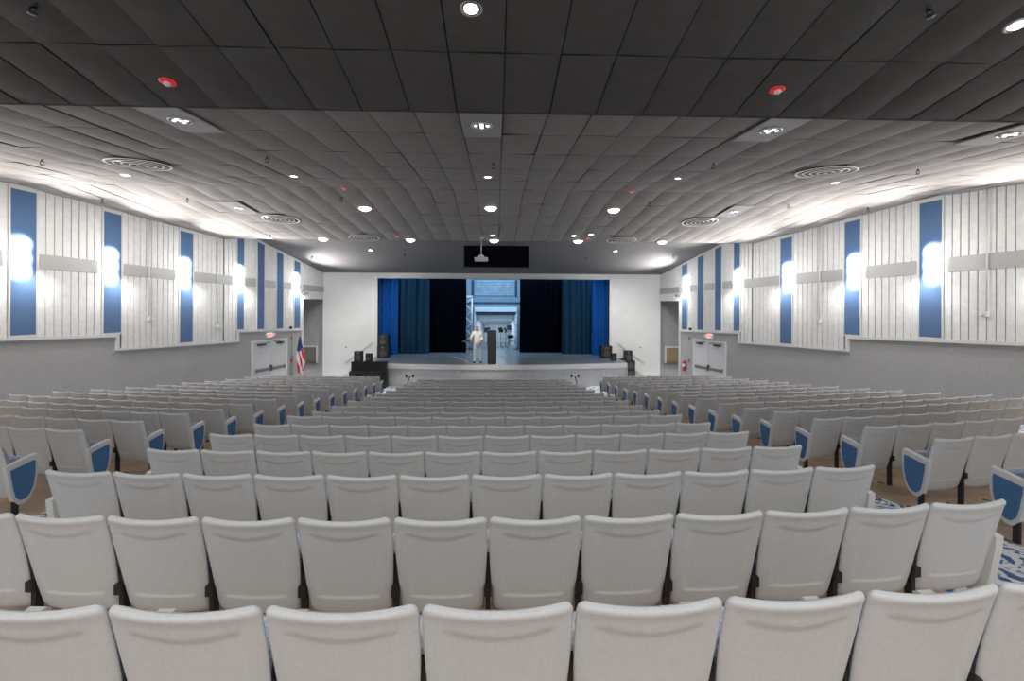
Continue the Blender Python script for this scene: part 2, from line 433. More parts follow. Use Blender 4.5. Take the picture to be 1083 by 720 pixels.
# ceiling fixtures
def row_word(y): return ''
def mk_strobe():
    T = thing('fire_strobe', '', 'fire alarm')
    q = MB(); q.lathe([(0,.01),(.085,.0),(.092,-.015),(.09,-.035),(.07,-.048),(0,-.05)], 24); q.build('base', M['red'], T)
    q = MB(); q.lathe([(.038,-.045),(.038,-.07),(.025,-.082),(0,-.085)], 16); q.build('lens', M['lens'], T)
    return T
DN = {}
protos = {}
def place(kind, mk, spots, cat, grp):
    for i, (X, Y, lab) in enumerate(spots):
        if kind not in protos: protos[kind] = o_ = mk()
        else: o_ = copy_tree(protos[kind])
        tag(o_, lab, cat, grp); on_ceiling(o_, X, Y, {'multi': .022, 'vent': .03}.get(kind, .0))
place('strobe', mk_strobe, [(-3.86,5.67,'large red alarm strobe on the dark near ceiling, left'),(3.37,5.59,'large red alarm strobe on the dark near ceiling, right'),
  (-3.89,12.2,'small red alarm strobe at mid ceiling, left of centre'),(3.47,12.1,'small red alarm strobe at mid ceiling, right of centre'),
  (-3.69,17.6,'tiny red alarm strobe near the far ceiling edge, left'),(3.4,17.6,'tiny red alarm strobe near the far ceiling edge, right')], 'fire alarm', 'red alarm strobes on the ceiling')
def mk_can(r=.088):
    T = thing('downlight', '', 'ceiling light')
    q = MB(); q.lathe([(r*1.25,-.01),(r*1.25,-.03),(r,-.035),(r*.92,-.012)], 24); q.build('ring', M['canring'], T)
    q = MB(); q.lathe([(0,-.045),(r*.5,-.042),(r*.92,-.026)], 20); q.build('bulb', M['lamp'], T)
    return T
def mk_multi():
    T = thing('downlight', '', 'ceiling light')
    q = MB(); q.box(-.29,.29,-.59,.59,-.03,-.012); q.build('mounting_panel', M['cover'], T)
    q = MB(); q.lathe([(.155,-.03),(.155,-.045),(.14,-.048),(.135,-.03)], 28); q.build('ring', M['canring'], T)
    q = MB(); q.lathe([(0,-.031),(.135,-.031)], 24); q.build('reflector', M['darkm'], T)
    for dx, dy in ((-.085,0),(0,0),(.085,0),(0,.08),(0,-.08)):
        q = MB(); q.lathe([(0,-.052),(.02,-.048),(.032,-.035)], 12, tf=Matrix.Translation((dx,dy,0))); q.build('bulb', M['lampd'], T)
    return T
def mk_dome(r=.17):
    T = thing('downlight', '', 'ceiling light')
    q = MB(); q.lathe([(r*1.15,-.005),(r*1.15,-.03),(r,-.035)], 24); q.build('ring', M['canring'], T)
    q = MB(); q.lathe([(0,-.11),(r*.5,-.10),(r*.85,-.07),(r,-.03)], 20); q.build('diffuser', M['lamp'], T)
    return T
place('multi', mk_multi, [(-.225,6.85,'cluster downlight in a dark panel, centre of ceiling beyond the shaded soffit'),
  (-4.49,6.85,'cluster downlight in a pale panel beyond the soffit, left side'),(4.04,6.85,'cluster downlight in a pale panel beyond the soffit, right of centre'),
  (7.70,6.85,'cluster downlight in a pale panel beyond the soffit, at the right edge'),
  (-7.56,14.1,'downlight in a pale panel on the far tiled ceiling, left side'),(7.09,13.9,'downlight in a pale panel on the far tiled ceiling, right side')],
  'ceiling light', 'cluster downlights in panels')
place('can', mk_can, [(-.25,4.49,'round bright downlight at the top centre of the near dark ceiling'),(5.16,4.53,'round downlight in the top right corner of the near dark ceiling'),
  (-.21,10.62,'round downlight on the centre line of the middle ceiling'),(-8.37,10.95,'round downlight beside the large left vent'),(-4.57,10.81,'round downlight on the middle ceiling, left of centre'),
  (4.05,10.45,'round downlight on the middle ceiling, right of centre'),(7.84,10.73,'round downlight beside the large right vent'),
  (-.15,17.36,'small downlight at centre just behind the far ceiling edge'),(2.84,17.32,'small downlight near far ceiling edge, first of a close pair right of centre'),
  (3.43,17.1,'small downlight near far ceiling edge, second of a close pair right of centre'),
  (-5.62,21.29,'small downlight on the sloping ceiling left of the black panel'),(5.36,21.17,'small downlight on the sloping ceiling right of the black panel')],
  'ceiling light', 'round downlights')
place('dome', mk_dome, [(-.18,13.89,'domed downlight on the centre line of the far tiled ceiling'),(-3.88,14.05,'domed downlight on the far tiled ceiling, left of centre'),
  (3.47,13.95,'domed downlight on the far tiled ceiling, right of centre'),(-.1,18.22,'domed downlight on the far ceiling edge at centre'),(-3.3,18.22,'domed downlight on the far ceiling edge, left of centre'),
  (3.15,18.22,'domed downlight on the far ceiling edge, right of centre'),(-6.6,18.22,'domed downlight on the far ceiling edge at far left'),(6.45,18.22,'domed downlight on the far ceiling edge at far right')],
  'ceiling light', 'domed downlights')
def mk_vent():
    T = thing('ceiling_vent', '', 'air vent')
    q = MB(); q.lathe([(0,-.02),(.50,-.018),(.5,.02)], 36); q.build('dark_throat', M['blackp'], T)
    for r0, r1, z in ((.51,.56,-.030),(.385,.415,-.034),(.26,.29,-.038),(.135,.165,-.042)):
        q = MB(); q.lathe([(r0,z),(r1,z+.003),(r1,z-.003),(r0,z-.006),(r0,z)], 40); q.build('ring', M['vent'], T)
    q = MB(); q.lathe([(0,-.06),(.03,-.058),(.05,-.05),(0,-.04)], 20); q.build('hub', M['vent'], T)
    q = MB()
    for k in range(4):
        a = k*pi/2+.4; q.tube([(.05*cos(a),.05*sin(a),-.045),(.5*cos(a),.5*sin(a),-.024)], .006, 6)
    q.build('spokes', M['black'], T)
    return T
place('vent', mk_vent, [(-7.16,9.7,'large round ringed air vent on the middle ceiling, left'),(6.76,9.51,'large round ringed air vent on the middle ceiling, right'),
  (-6.88,15.31,'round ringed air vent on the far tiled ceiling, left'),(6.57,15.11,'round ringed air vent on the far tiled ceiling, right'),
  (-4.95,17.85,'ringed air vent at the far ceiling edge, left'),(4.75,17.85,'ringed air vent at the far ceiling edge, right')], 'air vent', 'round ceiling vents')
def mk_spr():
    T = thing('sprinkler_head', '', 'sprinkler')
    q = MB(); q.lathe([(.03,.0),(.03,-.02),(.014,-.03),(.014,-.07)], 12); q.build('body', M['black'], T)
    q = MB(); q.tube([(.03,0,-.06),(.032,0,-.1),(0,0,-.135),(-.032,0,-.1),(-.03,0,-.06)], .006, 6); q.lathe([(0,-.14),(.04,-.135),(.04,-.13),(0,-.13)], 12); q.build('deflector', M['black'], T)
    return T
sp = [(-8.87,9.51,'left of the large left vent'),(-4.32,9.01,'on the middle ceiling left of centre'),(-8.53,13.32,'on the far tiled ceiling at left'),(-4.25,13.08,'beyond the left small strobe'),
 (4.19,9.02,'on the middle ceiling right of centre'),(8.46,9.23,'right of the large right vent'),(8.3,13.2,'on the far tiled ceiling at right'),(-10.96,13.51,'close to the left wall'),
 (-.07,9.28,'on the centre line of the middle ceiling'),(4.06,4.33,'on the dark near ceiling at right'),(-4.32,4.56,'on the dark near ceiling at left'),(4.29,13.17,'beyond the right small strobe'),
 (10.84,13.47,'close to the right wall'),(-8.26,17.54,'near the far ceiling edge at left'),(-4.2,21.75,'on the sloping ceiling left of the black panel'),(4.2,22.05,'on the sloping ceiling right of the black panel'),
 (-8.56,22.22,'on the sloping ceiling by the left wall'),(8.2,21.71,'on the sloping ceiling by the right wall')]
place('spr', mk_spr, [(x, y, 'small sprinkler head '+l) for x, y, l in sp], 'sprinkler', 'sprinkler heads')

# projector hanging from the far ceiling edge
T = thing('projector', 'white projector hanging on a pole in front of the black ceiling panel', 'projector', (-.58,17.9,ceil(17.9)))
q = MB(); q.tube([(0,0,0),(0,0,-.68)], .02, 10); q.build('pole', M['metal'], T)
q = MB(); q.prism([(-.16,-.76),(.16,-.76),(.05,-.64),(-.05,-.64)], -.05, .05, 'y'); q.build('bracket', M['projector'], T)
q = MB(); q.box(-.25,.25,-.18,.18,-.88,-.75, bev=.02); q.build('case', M['projector'], T)
q = MB(); q.lathe([(0,0),(.05,0),(.06,.03),(.04,.05),(0,.04)], 16, tf=Matrix.Translation((.1,.17,-.815)) @ Matrix.Rotation(-pi/2,4,'X')); q.build('lens', M['black'], T)
q = MB(); q.lathe([(0,0),(.09,0),(.09,-.02),(0,-.03)], 16); q.build('ceiling_plate', M['vent'], T)

# ------------------------------------------------------------------ proscenium wall and stage
PY = 24.6; ox0, ox1, oz = -6.12, 5.92, 5.08
w = MB()
w.box(XC-8.77, ox0, PY, PY+.3, -.3, 7.5); w.box(ox1, XC+8.77, PY, PY+.3, -.3, 7.5)
w.box(XC-11.5, XC-8.77, PY+.02, PY+.3, 4.2, 7.5); w.box(XC+8.77, XC+11.5, PY+.02, PY+.3, 4.2, 7.5)
w.box(ox0, ox1, PY, PY+.3, oz, 7.5)
struct(w.build('wall_front', M['white']))
t = MB(); t.box(ox0-.10, ox0, PY-.03, PY+.31, 1.05, oz+.10); t.box(ox1, ox1+.10, PY-.03, PY+.31, 1.05, oz+.10); t.box(ox0, ox1, PY-.03, PY+.31, oz, oz+.10)
struct(t.build('trim_1', M['trim']))
SH = 1.05
def sf(x): return 21.28 + .72*((x+.03)/6.1)**2
q = MB(); xs = [-6.2+12.35*i/32 for i in range(33)]
top = [(x, sf(x)) for x in xs]
poly = top + [(6.15, PY-.001), (-6.2, PY-.001)]
q.prism(poly, SH-.05, SH, 'z', 0)
q.box(-8.6, 8.5, PY+.05, 34, SH-.2, SH-.001, 0)
struct(q.build('floor_stage', M['stagefl']))
q = MB()
for (x0, y0), (x1, y1) in zip(top, top[1:]):
    for off, z0, z1, mi in ((-.03, SH-.22, SH-.004, 1), (.05, -.1, SH-.22, 0)):
        q.add([(x0,y0+off,z0),(x1,y1+off,z0),(x1,y1+off,z1),(x0,y0+off,z1)], [(0,1,2,3)], mi)
    q.add([(x0,y0-.03,SH-.22),(x1,y1-.03,SH-.22),(x1,y1+.05,SH-.22),(x0,y0+.05,SH-.22)], [(0,1,2,3)], 1)
    q.add([(x0,y0-.03,SH-.004),(x1,y1-.03,SH-.004),(x1,y1+.05,SH-.004),(x0,y0+.05,SH-.004)], [(0,1,2,3)], 1)
for X in (-6.2, 6.15): q.box(X-.02, X+.02, sf(X), PY, -.1, SH-.052, 0)
struct(q.build('wall_apron', [M['apron'], M['lip']]))
# stage house
q = MB()
q.box(-9.2,-9,25.25,34,0,7.5); q.box(9,9.2,25.25,34,0,7.5); q.box(-9,9,PY+.3,34,7.3,7.5)
struct(q.build('wall_stage_house', M['backd']))
BY = 29.5; bx0, bx1, bz = -1.30, 1.22, 3.05
q = MB()
q.box(-9, bx0, BY, BY+.2, SH, 7.3); q.box(bx1, 9, BY, BY+.2, SH, 7.3); q.box(bx0, bx1, BY, BY+.2, bz, 7.3)
struct(q.build('wall_stage_back', M['back']))
q = MB(); q.box(-1.9,1.5,BY-.06,BY-.005,3.80,3.88); q.box(-1.56,-1.40,BY-.05,BY-.005,4.2,5.25); q.box(1.16,1.30,BY-.05,BY-.005,4.2,5.25)
struct(q.build('trim_2', M['backd']))
q = MB()
for k in range(6): q.box(-1.38,1.14,BY-.045,BY-.004,4.28+k*.165,4.28+k*.165+.15, bev=.01)
T = thing('roll_shutter', 'blue-lit roll shutter high on the back wall of the stage', 'shutter'); q.build('slats', M['slat'], T)
q = MB(); q.box(-1.4,1.16,BY-.07,BY-.003,5.28,5.5); q.build('shutter_box', M['back'], T)
# orchestra shell doorway and room behind
T = thing('stage_shell', 'pale white-rimmed shell opening at the back of the stage', 'stage shell', (0,BY,SH))
q = MB(); q.box(bx0-.05,bx1+.05,-.35,.0,2.22,2.50,bev=.02); q.build('beam', M['shellw'], T)
q = MB(); q.box(bx0+.0,bx1-.0,-.30,.0,2.02,2.20); q.build('soffit', M['backd'], T)
for X in (bx0-.02, bx1+.02):
    q = MB(); q.box(X-.05,X+.05,-.3,-.003,0,2.22); q.build('post', M['shellw'], T)
q = MB(); q.add([(bx0,.2,2.0),(bx1,.2,2.0),(.82,3.6,1.25),(-.86,3.6,1.25)], [(0,1,2,3)]); q.build('shell_ceiling', M['shellw'], T)
q = MB(); q.box(-.86,.82,3.6,3.65,0,1.3)
for k in range(9): q.box(-.84+k*.19,-.83+k*.19+.02,3.57,3.6,0,1.25,1)
q.box(-.86,.82,3.56,3.6,.28,.33,1)
q.build('back_panel', [M['shellw'], M['shellg']], T)
q = MB(); q.add([(bx0,.2,0),(-.86,3.6,0),(-.86,3.6,1.25),(bx0,.2,2.0)], [(0,1,2,3)]); q.build('side_panel', M['shellg'], T)
q = MB(); q.add([(bx1,.2,0),(.82,3.6,0),(.82,3.6,1.25),(bx1,.2,2.0)], [(0,1,2,3)]); q.build('side_panel', M['shellg'], T)
# scaffold tower
T = thing('lift_tower', 'white metal lattice tower beside the left black curtain at the back', 'tower', (-1.66,28.3,SH))
for dx in (-.2,.2):
    for dy in (-.2,.2):
        q = MB(); q.tube([(dx,dy,0),(dx,dy,3.1)], .028, 8); q.build('upright', M['shellw'], T)
q = MB()
for dy in (-.2,.2):
    for k in range(8):
        z = .1+k*.37; s = 1 if k%2 else -1
        q.tube([(-.2*s,dy,z),(.2*s,dy,z+.37)], .017, 6)
q.build('lattice', M['shellw'], T)
q = MB(); q.box(-.25,.25,-.25,.25,3.1,3.2,bev=.02); q.build('top_cap', M['shellw'], T)
q = MB(); q.box(-.32,.32,-.32,.32,0,.08,bev=.02); q.build('base', M['darkm'], T)
# vertical pipe stand right
T = thing('lighting_pole', 'white pole with small clamps beside the right black curtain', 'pole', (1.16,28.4,SH))
q = MB(); q.tube([(0,0,0),(0,0,2.05)], .03, 8); q.build('pole', M['shellw'], T)
for z in (.75,1.05,1.45,1.95):
    q = MB(); q.box(-.06,.09,-.05,.05,z,z+.1,bev=.02); q.build('clamp', M['shellw'], T)
q = MB(); q.lathe([(0,0),(.22,0),(.22,.02),(0,.04)], 20); q.build('base', M['darkm'], T)
# music stands, stage chair
def music_stand():
    T = thing('music_stand', '', 'music stand')
    q = MB(); q.tube([(0,0,.08),(0,0,1.05)], .014, 8); q.build('pole', M['black'], T)
    q = MB(); q.box(-.2,.2,-.01,.01,-.14,.16, tf=Matrix.Translation((0,0,1.12)) @ Matrix.Rotation(-.35,4,'X'), bev=.006); q.box(-.2,.2,-.03,.03,.975,.995); q.build('desk', M['black'], T)
    for k in range(3):
        a = k*2*pi/3; q = MB(); q.tube([(0,0,.16),(.26*cos(a),.26*sin(a),.012)], .010, 6); q.build('leg', M['black'], T)
    return T
ms = None
for X, Y, rz, lab in [(.28,29.0,.9,'black music stand just right of the tall black speaker stack'),(.58,29.0,1.2,'black music stand in the middle of the shell opening'),
                      (-.55,28.9,.4,'black music stand between the person and the tall speaker stack'),(.9,31.5,.2,'black music stand furthest back inside the shell')]:
    o_ = ms = music_stand() if ms is None else copy_tree(ms)
    tag(o_, lab, 'music stand', 'music stands at the back of the stage'); o_.location = (X,Y,SH); o_.rotation_euler = (0,0,rz)
T = thing('folding_chair', 'dark folding chair at the right side of the shell opening', 'chair', (.95,28.75,SH), .5)
q = MB(); q.box(-.2,.2,-.2,.2,.43,.46,bev=.01); q.build('seat', M['black'], T)
q = MB(); q.box(-.2,.2,.18,.2,.62,.82,bev=.008); q.build('backrest', M['black'], T)
for s in (-1,1):
    q = MB(); q.tube([(s*.2,-.22,.012),(s*.2,.2,.85)], .012, 6); q.build('leg', M['black'], T)
    q = MB(); q.tube([(s*.2,.25,.012),(s*.2,-.1,.45)], .012, 6); q.build('leg', M['black'], T)

# curtains
def curtain(x0, x1, Y, m, lab, amp, freq, z0=SH+.03, z1=5.75):
    xc = (x0+x1)/2
    T = tag(bpy.data.objects.new('stage_curtain', None), lab, 'curtain', 'stage curtains'); COL.objects.link(T); T.location = (xc,Y,z0)
    q = MB(); n = int((x1-x0)*40); nz = 6; vs = []; fs = []; rr = random.Random(lab)
    ph = [rr.uniform(-.6,.6) for _ in range(60)]
    for j in range(nz+1):
        t_ = j/nz
        for i in range(n+1):
            x = x0+(x1-x0)*i/n; p = (x-x0)*freq*2*pi
            k = int(p/(2*pi)) % 58
            y = amp*(.8+.3*sin(p*.23+k))*sin(p + .5*sin(p*.37)) * (1-.25*t_)
            vs.append((x-xc+.01*sin(3*t_+p), y, (z1-z0)*t_))
    for j in range(nz):
        for i in range(n): a = j*(n+1)+i; fs.append((a,a+1,a+n+2,a+n+1))
    q.add(vs, fs, 0, True); q.build('cloth', m, T)
    q = MB(); q.box(x0-xc, x1-xc, -.02, .02, z1-z0-.02, z1-z0+.05); q.build('header_batten', M['black'], T)
curtain(-6.35,-5.17,25.05,M['cur_blue'],'bright blue curtain at the far left of the stage opening',.06,4.2)
curtain(-5.30,-3.60,25.55,M['cur_teal'],'dark teal pleated curtain, second from the left',.10,3.0)
curtain(-3.85,-1.66,26.15,M['cur_black'],'near-black curtain left of the centre gap',.05,3.2)
curtain(1.29,3.75,26.15,M['cur_black'],'near-black curtain right of the centre gap',.05,3.2)
curtain(3.55,5.20,25.55,M['cur_teal'],'dark teal pleated curtain, second from the right',.10,3.0)
curtain(5.08,6.15,25.05,M['cur_blue'],'bright blue curtain at the far right of the stage opening',.06,4.2)

# speakers
def speaker(lab, X, Y, Z, w_, d_, h_, rz=0, woof=1, group=None, name='loudspeaker'):
    T = thing(name, lab, 'speaker', (X,Y,Z), rz, group)
    q = MB(); q.box(-w_/2,w_/2,-d_/2,d_/2,0,h_,bev=.015); q.build('cabinet', M['blackp'], T)
    q = MB(); q.box(-w_/2+.025,w_/2-.025,-d_/2-.012,-d_/2+.002,.025,h_-.025,bev=.004); q.build('grille', M['grille'], T)
    rot = Matrix.Rotation(pi/2,4,'X')
    for k in range(woof):
        R_ = min(w_*.36, h_*.26); zc = h_*(.34 if woof == 1 else .27+.45*k)
        q = MB(); q.lathe([(R_,0),(R_*.95,.012),(R_*.8,.008),(R_*.3,-.0),(0,.012)], 20, tf=Matrix.Translation((0,-d_/2-.013,zc)) @ rot); q.build('woofer', M['darkm'], T)
    if woof == 1 and h_ > .4:
        q = MB(); q.lathe([(w_*.16,0),(w_*.14,.01),(0,.012)], 16, tf=Matrix.Translation((0,-d_/2-.013,h_*.78)) @ rot); q.build('tweeter', M['darkm'], T)
    return T
speaker('tall black lower cabinet of the speaker stack at stage centre', -.19,21.75,SH,.41,.42,.98,0,0)
speaker('smaller black upper cabinet on the speaker stack at stage centre', -.19,21.75,SH+.98,.41,.42,.56,0,0)
speaker('black lower speaker of the stack at the left edge of stage', -5.68,24.1,SH,.56,.45,.62)
speaker('black upper speaker of the stack at the left edge of stage', -5.68,24.1,SH+.62,.54,.45,.55)
speaker('wide black speaker at the right edge of stage before blue curtain', 5.60,24.0,SH,.56,.45,.62)
speaker('small black monitor speaker at right end of stage edge', 5.72,22.9,SH,.27,.25,.36)
speaker('tall black floor speaker cabinet beside the right stage steps', 6.83,24.0,0,.46,.45,.94,0,2)
speaker('black monitor speaker on top of the right floor cabinet', 6.72,23.95,.94,.40,.36,.50)
q = MB(); q.box(5.95,6.5,22.45,22.85,0,.9,bev=.01); q.box(5.9,6.62,22.4,22.9,.9,.97,bev=.01)
T = thing('equipment_table', 'low black table between the two right monitor speakers', 'table', (6.25,24.1,SH))
q = MB(); q.box(-.12,.34,-.2,.2,-.12,-.04,bev=.01); q.build('shelf', M['blackp'], T)
# support for the shelf
q = MB(); q.box(-.0,.05,-.05,.05,-1.05,-.12); q.box(.2,.25,-.05,.05,-1.05,-.12); q.build('leg', M['blackp'], T)

# steps with handrails at both ends
for s, sn in ((-1,'left'),(1,'right')):
    xs0 = 6.2
    T = thing('stage_steps', f'pale stage steps against the front wall, {sn} end of stage', 'steps', (s*xs0+(.0 if s<0 else -.03),24.2,0))
    q = MB()
    for k in range(5): 
        a, b = (.02+k*.28)*s, (.30+k*.28)*s
        if s > 0 and k < 3: continue
        q.box(min(a,b),max(a,b),-.15 if s>0 else -.35,.38,0,SH-(k+1)*.175)
    q.build('treads', M['apron'], T)
    T = thing('handrail', f'thin wall handrail rising to the stage, {sn} end', 'handrail', (s*6.3,24.52,0))
    q = MB(); q.tube([(s*1.45,0,.70),(s*.05,0,1.76)], .018, 8)
    q.build('rail', M['metal'], T)
    for t_ in (.12,.5,.88):
        X = s*(1.45-1.4*t_); Z = .70+1.06*t_
        q = MB(); q.tube([(X,0,Z),(X,.04,Z-.03),(X,.078,Z-.03)], .01, 6); q.build('bracket', M['metal'], T)

# upright piano
T = thing('upright_piano', 'black upright piano against the left end of the stage apron', 'piano', (-5.72,21.42,0))
q = MB(); q.box(-.72,.72,.02,.34,.12,1.13,bev=.01); q.build('case', M['blackp'], T)
q = MB(); q.box(-.78,.78,-.02,.36,1.13,1.17,bev=.01); q.build('lid', M['blackp'], T)
for X in (-.78,.72):
    q = MB(); q.prism([(-.02,0),(.36,0),(.36,1.15),(.02,1.15),(.0,.80),(-.28,.76),(-.28,.60),(-.02,.55)], X, X+.06, 'x'); q.build('side_panel', M['blackp'], T)
q = MB(); q.box(-.72,.72,-.26,.02,.62,.70,bev=.01); q.build('key_bed', M['blackp'], T)
q = MB(); q.box(-.72,.72,-.25,.0,.705,.76,bev=.015); q.build('key_cover', M['blackp'], T)
for X in (-.75,.75):
    q = MB(); q.box(X-.04,X+.04,-.26,-.19,0,.60,bev=.01); q.build('leg', M['blackp'], T)
for X in (-.1,0,.1):
    q = MB(); q.box(X-.02,X+.02,-.10,.02,.06,.075); q.build('pedal', M['gold'], T)
speaker('black monitor speaker on the piano, the larger left one', -6.22,21.62,1.17,.37,.24,.46)
speaker('small black monitor speaker on the piano, the right one', -5.75,21.62,1.17,.28,.22,.36)

# floor stands before the apron
for s, sn in ((-1,'left'),(1,'right')):
    T = thing('floor_stand', f'small stand with white head before the apron, {sn} of centre', 'stand', (XC+s*3.62+(.0),20.75,0))
    q = MB(); q.tube([(s*.16,0,.03),(0,0,.62)], .022, 8); q.build('post', M['black'], T)
    q = MB(); q.box(-.10,.10,-.05,.05,.62,.70,bev=.015); q.build('head', M['trim'], T)
    for d in (-1,1):
        q = MB(); q.box(d*.15-.035,d*.15+.035,-.05,.05,.56,.70,bev=.015); q.build('side_grip', M['black'], T)
    q = MB(); q.lathe([(0,0),(.16,0),(.16,.02),(.03,.05),(0,.05)], 20, tf=Matrix.Translation((s*.16,0,0))); q.build('base', M['black'], T)
# outlet boxes on apron and wall plates
for X, Z, lab in ((-1.72,.62,'white outlet plate on the stage apron left of centre'),(1.45,.62,'white outlet plate on the stage apron right of centre'),(4.72,.50,'white outlet box low on the apron right end, left one'),(5.0,.55,'white outlet box low on the apron right end, right one')):
    T = thing('outlet_box', lab, 'outlet', (X, sf(X)+.045, Z))
    q = MB(); q.box(-.05,.05,-.04,0,-.08,.12,bev=.008); q.build('cover', M['trim'], T)
    q = MB(); q.box(-.02,.02,-.044,-.038,-.03,.0); q.box(-.02,.02,-.044,-.038,.04,.07); q.build('socket', M['black'], T)
for X, lab in ((-7.72,'small plate with dark knob on front wall left of the stage'),(7.56,'small plate with dark knob on front wall right of the stage')):
    T = thing('wall_switch', lab, 'switch', (X,PY,1.52))
    q = MB(); q.box(-.07,.07,-.015,-.001,-.08,.1,bev=.004); q.build('plate', M['trim'], T)
    q = MB(); q.box(-.03,.03,-.04,-.015,-.03,.03,bev=.005); q.build('knob', M['black'], T)

# ------------------------------------------------------------------ side wall doors, signs, flag etc.
def wang(side, Y=21): # yaw so that local -y faces the room, local x runs along wall
    sl = -.25*side
    d = Vector((sl,1,0)).normalized()
    # room normal
    nrm = Vector((-side*1, -.25, 0)).normalized()
    return math.atan2(nrm.x, -nrm.y)   # rotation taking (0,-1) to nrm
def wall_thing(side, Y, Z, name, lab, cat, group=None, off=0.0):
    T = thing(name, lab, cat, (wx(side,Y)-side*off, Y-.25*off, Z), wang(side), group); return T
def text_mesh(s, size, depth=.004):
    cu = bpy.data.curves.new('t', 'FONT'); cu.body = s; cu.size = size; cu.extrude = depth; cu.align_x = 'CENTER'; cu.align_y = 'CENTER'
    ob = bpy.data.objects.new('t', cu); COL.objects.link(ob)
    dg = bpy.context.evaluated_depsgraph_get(); me = bpy.data.meshes.new_from_object(ob.evaluated_get(dg))
    bpy.data.objects.remove(ob); bpy.data.curves.remove(cu); return me
for side, sn in ((-1,'left'),(1,'right')):
    Yd = 20.9
    D = bpy.data.objects.new('door_1' if side < 0 else 'door_2', None); COL.objects.link(D); struct(D)
    D.location = (wx(side,Yd), Yd, 0); D.rotation_euler = (0,0,wang(side))
    H_ = 2.13; Wd = 1.0
    q = MB(); q.box(-Wd-.08,-Wd,-.06,.0,0,H_+.06); q.box(Wd,Wd+.08,-.06,.0,0,H_+.06); q.box(-Wd,Wd,-.06,0,H_,H_+.06)
    q.build('door_frame', M['trim'], D)
    for k in (-1,1):
        q = MB(); a, b = sorted((k*.012, k*(Wd-.005))); q.box(a,b,-.035,-.002,.01,H_-.005,bev=.004); lf = q.build('door_leaf', M['door'], D)
        q = MB(); a, b = sorted((k*.06, k*(Wd-.10))); q.box(a,b,-.10,-.055,.88,1.0,bev=.01); q.box(a,a+.07,-.06,-.03,.86,1.02); q.box(b-.07,b,-.06,-.03,.86,1.02)
        q.build('push_bar', M['bar'], lf)
        q = MB(); a, b = sorted((k*.35, k*.80)); q.box(a,b,-.10,-.035,H_-.15,H_-.07,bev=.01); q.tube([(k*.7,-.09,H_-.10),(k*.35,-.28,H_-.04),(k*.15,-.08,H_-.02)], .014, 6)
        q.build('door_closer', M['darkm'], lf)
        q = MB(); q.box(k*.045-.02,k*.045+.02,-.075,-.03,.84,1.10,bev=.006); q.build('latch', M['darkm'], lf)
    T = wall_thing(side, Yd-.05, 2.40, 'exit_sign', f'lit red exit sign above the {sn} double doors', 'exit sign', 'exit signs above the doors')
    q = MB(); q.box(-.17,.17,-.08,-.002,-.10,.10,bev=.01); q.build('housing', M['exitw'], T)
    for k in (-1,1):
        q = MB(); q.lathe([(0,0),(.05,.0),(.06,.06),(.045,.075),(0,.075)], 14, tf=Matrix.Translation((k*.235,-.05,-.0)) @ Matrix.Rotation(pi/2,4,'X')); q.box(k*.2-.03,k*.2+.03,-.06,-.02,-.015,.015); q.build('emergency_lamp', M['lens'], T)
    me = text_mesh('EXIT', .17); me.materials.append(M['exitr']); o_ = link('lettering', me, T); o_.location = (0,-.084,0); o_.rotation_euler = (pi/2,0,0)
    for Z, lab in ((2.18,'upper'),(1.12,'lower')):
        T = wall_thing(side, 22.27, Z, 'fire_alarm', f'small red {lab} fire alarm box on the {sn} wall by the doors', 'fire alarm', 'small red alarm boxes by the doors')
        q = MB(); q.box(-.05,.05,-.05,-.001,-.07,.07,bev=.008); q.build('body', M['redp'], T)
        q = MB(); q.box(-.03,.03,-.06,-.05,-.015,.02); q.build('lens' if Z > 2 else 'pull_handle', M['lens'], T)
    # little black camera below the panels
    T = wall_thing(side, 22.0, 2.66, 'wall_speaker', f'tiny dark device on the {sn} wall panels near the stage', 'device', off=.04)
    q = MB(); q.tube([(0,0,0),(0,-.1,-.02)], .015, 6); q.build('bracket', M['trim'], T)
    q = MB(); q.box(-.05,.05,-.18,-.08,-.06,.05,bev=.015); q.build('body', M['black'], T)
    # niche window / board with sill
    X = -9.72 if side < 0 else 9.42
    T = thing('serving_hatch', f'{"olive-dark" if side<0 else "tan"} framed board with sill in the {sn} niche', 'hatch', (X,24.95,.68))
    q = MB(); q.box(-.36,.36,-.03,-.0,0,.80); q.build('board', M['olive'] if side < 0 else M['tan'], T)
    q = MB(); q.box(-.42,-.36,-.06,0,-.02,.88); q.box(.36,.42,-.06,0,-.02,.88); q.box(-.36,.36,-.06,0,.80,.88); q.build('frame', M['trim'], T)
    q = MB(); q.box(-.50,.50,-.16,0,-.11,-.02); q.build('sill', M['bar'], T)
# conduits on the panelling
for side, Y, z0, lab in ((-1,15.55,3.28,'thin white conduit with small box running down the left wall panels'),(1,15.55,3.28,'thin white conduit with small box on right wall, further one'),
                         (1,11.2,3.62,'thin white conduit with small box on right wall, nearer one'),(-1,18.1,2.9,'thin white conduit on the left panels just before their lower step')):
    T = thing('wall_conduit', lab, 'conduit', (wx(side,Y)-side*.09, Y, z0))
    q = MB(); q.tube([(0,0,.05),(0,0,ceil(Y)-z0-.03)], .018, 8); q.build('pipe', M['trim'], T)
    q = MB(); q.box(-.04,.04,-.045,.045,-.06,.06,bev=.01); q.build('box', M['trim'], T)
    q = MB(); q.box(-.02,.02,.07,.16,-.03,.03,bev=.01); q.build('fitting', M['vent'], T)
